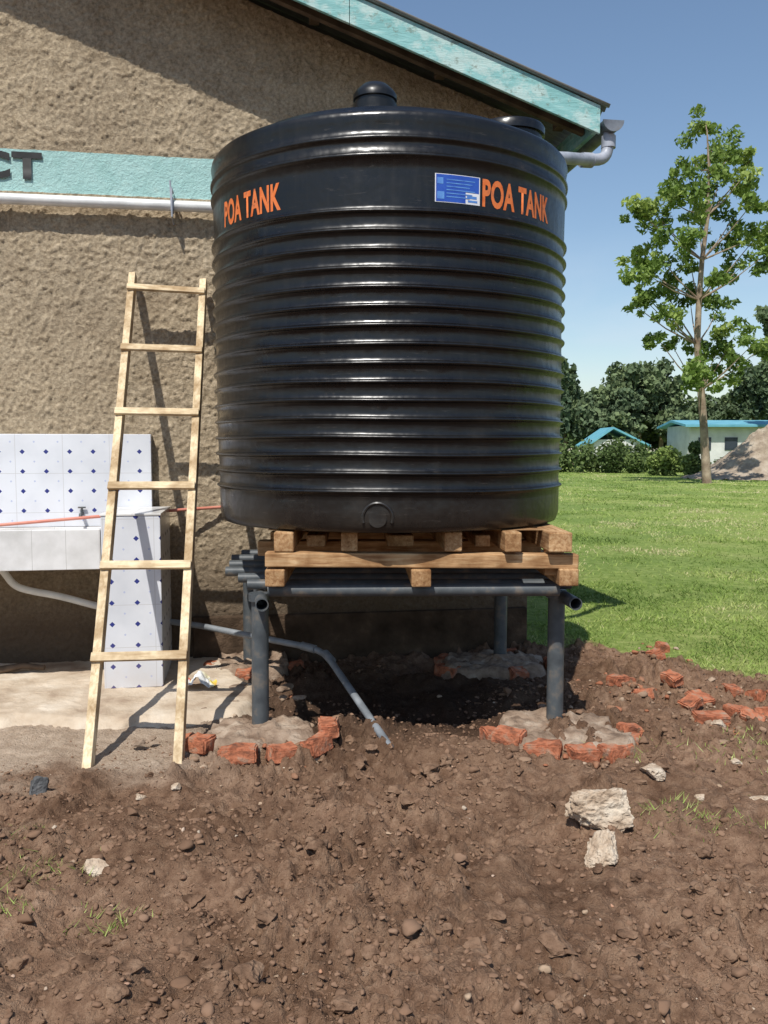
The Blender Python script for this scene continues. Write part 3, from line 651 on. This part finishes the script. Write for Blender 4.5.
M_bark=pmat('bark_mat',[(.3,(.16,.11,.075)),(.7,(.38,.3,.22))],3,.9,10,.5,.03,.15)
D=40
tree=empty('tree',tuple(at(706,478,D)))
trunk=[(707,484),(704,430),(701,390),(697,345),(699,300),(702,260),(708,215),(709,170),(707,130)]
tp=[at(u,v,D) for u,v in trunk]; tp[0].z=-.1
mb=MB(); mb.tube(tp,[.22,.18,.17,.15,.13,.11,.085,.055,.03],seg=10)
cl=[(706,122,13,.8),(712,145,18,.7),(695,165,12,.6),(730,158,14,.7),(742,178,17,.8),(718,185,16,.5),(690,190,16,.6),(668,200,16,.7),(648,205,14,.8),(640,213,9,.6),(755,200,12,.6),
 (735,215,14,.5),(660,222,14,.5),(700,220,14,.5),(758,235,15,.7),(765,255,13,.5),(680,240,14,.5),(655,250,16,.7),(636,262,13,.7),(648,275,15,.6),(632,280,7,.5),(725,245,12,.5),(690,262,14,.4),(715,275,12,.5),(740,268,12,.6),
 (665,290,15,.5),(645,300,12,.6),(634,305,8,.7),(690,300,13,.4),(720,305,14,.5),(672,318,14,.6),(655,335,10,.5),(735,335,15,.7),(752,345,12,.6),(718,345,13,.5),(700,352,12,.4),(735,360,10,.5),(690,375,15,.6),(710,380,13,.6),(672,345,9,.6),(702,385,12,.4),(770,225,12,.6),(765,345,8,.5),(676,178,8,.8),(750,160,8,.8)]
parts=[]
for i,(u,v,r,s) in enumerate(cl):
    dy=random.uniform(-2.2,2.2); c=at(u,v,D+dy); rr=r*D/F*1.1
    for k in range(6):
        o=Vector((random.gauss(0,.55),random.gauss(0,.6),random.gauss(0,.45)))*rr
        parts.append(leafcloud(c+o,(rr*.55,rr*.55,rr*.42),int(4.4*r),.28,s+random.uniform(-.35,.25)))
    vb=min(v+ 18+abs(u-702)*.5,440); j=min(range(len(trunk)),key=lambda q:abs(trunk[q][1]-vb)); a=tp[j]
    if (c-a).length>.4: mb.tube([a,a.lerp(c,.5)+Vector((0,0,-.15)),c],[.045,.028,.012],seg=6)
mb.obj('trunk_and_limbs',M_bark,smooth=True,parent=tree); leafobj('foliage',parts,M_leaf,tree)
def crown(u,v,ru,rv,y,shade,n,size,nb=26,below=True):
    out=[]; C=at(u,v,y); R=np.array([ru*y/F,ru*y/F,rv*y/F])
    for k in range(nb):
        d=np.array([random.gauss(0,1),random.gauss(0,1),random.gauss(0,1)]); d/=np.linalg.norm(d)
        c=np.array(C)+d*R*random.uniform(.45,.95); b_=R*random.uniform(.22,.42)
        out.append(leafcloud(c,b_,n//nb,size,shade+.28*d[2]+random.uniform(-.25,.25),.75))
    return out
parts=[]; mb=MB()
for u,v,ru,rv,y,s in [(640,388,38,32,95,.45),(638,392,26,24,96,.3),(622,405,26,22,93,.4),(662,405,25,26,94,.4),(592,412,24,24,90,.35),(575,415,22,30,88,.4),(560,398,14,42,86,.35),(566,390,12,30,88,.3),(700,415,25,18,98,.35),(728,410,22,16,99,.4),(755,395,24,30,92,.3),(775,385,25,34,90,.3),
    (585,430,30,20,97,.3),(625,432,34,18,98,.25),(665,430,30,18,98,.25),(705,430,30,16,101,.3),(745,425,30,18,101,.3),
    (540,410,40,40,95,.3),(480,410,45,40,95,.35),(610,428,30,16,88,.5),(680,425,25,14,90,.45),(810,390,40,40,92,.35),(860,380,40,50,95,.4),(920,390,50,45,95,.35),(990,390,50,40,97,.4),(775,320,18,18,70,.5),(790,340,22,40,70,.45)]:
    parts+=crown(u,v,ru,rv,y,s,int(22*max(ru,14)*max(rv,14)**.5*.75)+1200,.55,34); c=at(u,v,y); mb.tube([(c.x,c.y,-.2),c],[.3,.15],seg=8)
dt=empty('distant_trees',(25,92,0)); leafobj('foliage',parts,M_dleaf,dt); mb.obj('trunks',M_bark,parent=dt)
M_hedge=attrmat('hedge_leaf_mat','rnd',[(0,(.05,.08,.03)),(.5,(.11,.155,.05)),(1,(.3,.38,.1))],.7,.15,.15)
parts=[]
for x in np.arange(4,24.5,.5):
    h=random.uniform(1.3,2.7) if x<20.5 else random.uniform(.5,1.1); y=60+random.uniform(-1,1.2)
    parts.append(leafcloud((x,y,h*.45),(.8,.8,h*.55),210,.28,random.uniform(.05,.65),.65))
leafobj('hedge',parts,M_hedge)
parts=[]
for u,v,r,y,s in[(668,458,13,52,.8),(655,462,8,52,.7),(690,462,8,50,.6),(612,455,16,58,.35),(635,462,10,57,.5),(696,448,7,51,.4)]:
    c=at(u,v,y); k=r*y/F; parts.append(leafcloud(c,(k,k,k*.95),900,.24,s,.6)); parts.append(leafcloud((c.x,c.y,c.z*.4),(k*.8,k*.8,c.z*.5),300,.24,s-.2,.6))
leafobj('shrubs',parts,M_hedge)
mc=at(764,470,47); a_,r_=np.meshgrid(np.linspace(0,2*math.pi,181),np.linspace(.001,1,90),indexing='ij')
mx_=mc.x+np.cos(a_)*r_*4.4; my_=mc.y+np.sin(a_)*r_*3.6; mz_=2.9*np.exp(-(r_*1.7)**2)*(1+.25*fbm(mx_,my_,.8,4,5))+.12*fbm(mx_,my_,3,4,2)-.16
npmesh('sand_mound',np.stack([mx_,my_,mz_],-1).reshape(-1,3),grid_faces(181,90),4,pmat('sand_mat',[(.3,(.2,.15,.11)),(.5,(.31,.245,.18)),(.7,(.42,.35,.27))],2,.95,8,.9,.08,.1,detail=8),smooth=True)
M_wh=pmat('whitewashed_wall_mat',[(.3,(.5,.5,.48)),(.7,(.68,.67,.64))],1,.9,5,.1,.01)
M_tr=pmat('turquoise_roof_mat',[(.3,(.1,.3,.38)),(.7,(.17,.42,.5))],1,.6,5,.1,.01,.3)
M_win=pmat('window_glass_mat',[(.3,(.02,.03,.04)),(.7,(.05,.06,.08))],1,.2,5,0,.01)
h=empty('distant_house',(33,75,0)); mb=MB(); x0,x1=at(690,430,75).x,at(800,430,75).x; mb.box(((x0+x1)/2,78,1.75),(x1-x0,6,3.9)); mb.obj('walls',M_wh,parent=h)
mb=MB(); zt=at(700,419,75).z
for s in(-1,1):
    vs=[(x0-.7,78,zt+.0),(x1+.7,78,zt+.0),(x1+.7,78+s*3.9,zt-.5),(x0-.7,78+s*3.9,zt-.5)]; vs+=[(a,b_,c-.2) for a,b_,c in vs]
    mb.add(vs,[(0,1,2,3),(4,7,6,5),(0,4,5,1),(1,5,6,2),(2,6,7,3),(3,7,4,0)])
mb.obj('roof',M_tr,parent=h)
mb=MB(); 
for k in range(4): mb.box((x0+1.3+k*2.3,74.98,2.1),(1.1,.1,1.1))
mb.obj('windows',M_win,parent=h)
h=empty('distant_house',(20.3,78,0)); mb=MB(); x0,x1=at(594,430,78).x,at(640,430,78).x; mb.box(((x0+x1)/2,80,1.2),(x1-x0,4,2.6)); mb.obj('walls',M_wh,parent=h)
mb=MB(); zr=at(612,427,78).z; xm=(x0+x1)/2-.4
for s,xe in((-1,x0-.7),(1,x1+.9)):
    vs=[(xm,77.6,zr),(xm,82.4,zr),(xe,82.4,2.0),(xe,77.6,2.0)]; vs+=[(a,b_,c-.18) for a,b_,c in vs]
    mb.add(vs,[(0,1,2,3),(4,7,6,5),(0,4,5,1),(1,5,6,2),(2,6,7,3),(3,7,4,0)])
mb.obj('roof',M_tr,parent=h); mb=MB(); mb.box((x0+1.2,77.98,1.3),(.8,.1,.8)); mb.box((x1-1.2,77.98,1.0),(.9,.1,1.9)); mb.obj('windows',M_win,parent=h)
# ---------------------------------------------------------------- LIGHT / SKY / CAMERA
EL=math.radians(55); AZ_=math.radians(18)
Dv=Vector((math.sin(AZ_)*math.cos(EL),math.cos(AZ_)*math.cos(EL),-math.sin(EL)))
sd=bpy.data.lights.new('sun','SUN'); sd.energy=5.0; sd.angle=math.radians(.5); sd.color=(1,.965,.9)
so=bpy.data.objects.new('sun',sd); COL.objects.link(so); so.rotation_euler=Dv.to_track_quat('-Z','Y').to_euler(); so.location=(-5,-10,20)
w=bpy.data.worlds.new('World'); sc.world=w; w.use_nodes=True; nt=w.node_tree; bg=nt.nodes['Background']
sk=N(nt,'ShaderNodeTexSky',sky_type='NISHITA'); sk.sun_disc=False; sk.sun_elevation=EL; sk.sun_rotation=math.radians(198); sk.altitude=300; sk.air_density=1.25; sk.dust_density=.6; sk.ozone_density=2.6
tc=N(nt,'ShaderNodeTexCoord'); mp=N(nt,'ShaderNodeMapping'); mp.inputs['Scale'].default_value=(1,1,3.2); nt.links.new(tc.outputs['Generated'],mp.inputs[0])
cn=noise(nt,mp.outputs[0],2.6,5,.6,.3); sz_=N(nt,'ShaderNodeSeparateXYZ'); nt.links.new(tc.outputs['Generated'],sz_.inputs[0])
hz=N(nt,'ShaderNodeMapRange'); nt.links.new(sz_.outputs[2],hz.inputs[0]); hz.inputs[1].default_value=.24; hz.inputs[2].default_value=.02; hz.inputs[3].default_value=0; hz.inputs[4].default_value=1
cf=math_(nt,'ADD',math_(nt,'MULTIPLY',ramp(nt,cn,[(.42,(0,0,0)),(.6,(1,1,1))]),math_(nt,'MULTIPLY',hz.outputs[0],.5)),math_(nt,'MULTIPLY',hz.outputs[0],.1))
nt.links.new(mix(nt,cf,sk.outputs[0],(5.6,6.2,7.2)),bg.inputs[0]); bg.inputs[1].default_value=.125
cam=bpy.data.cameras.new('camera'); cam.sensor_fit='VERTICAL'; cam.sensor_height=36; cam.lens=F/1024*36; cam.clip_end=3000; cam.clip_start=.05
co_=bpy.data.objects.new('camera',cam); COL.objects.link(co_); co_.location=(0,0,CAMH); co_.rotation_euler=(math.pi/2-P,0,0); sc.camera=co_
sc.view_settings.view_transform='Standard'; sc.view_settings.look='None'; sc.view_settings.exposure=0
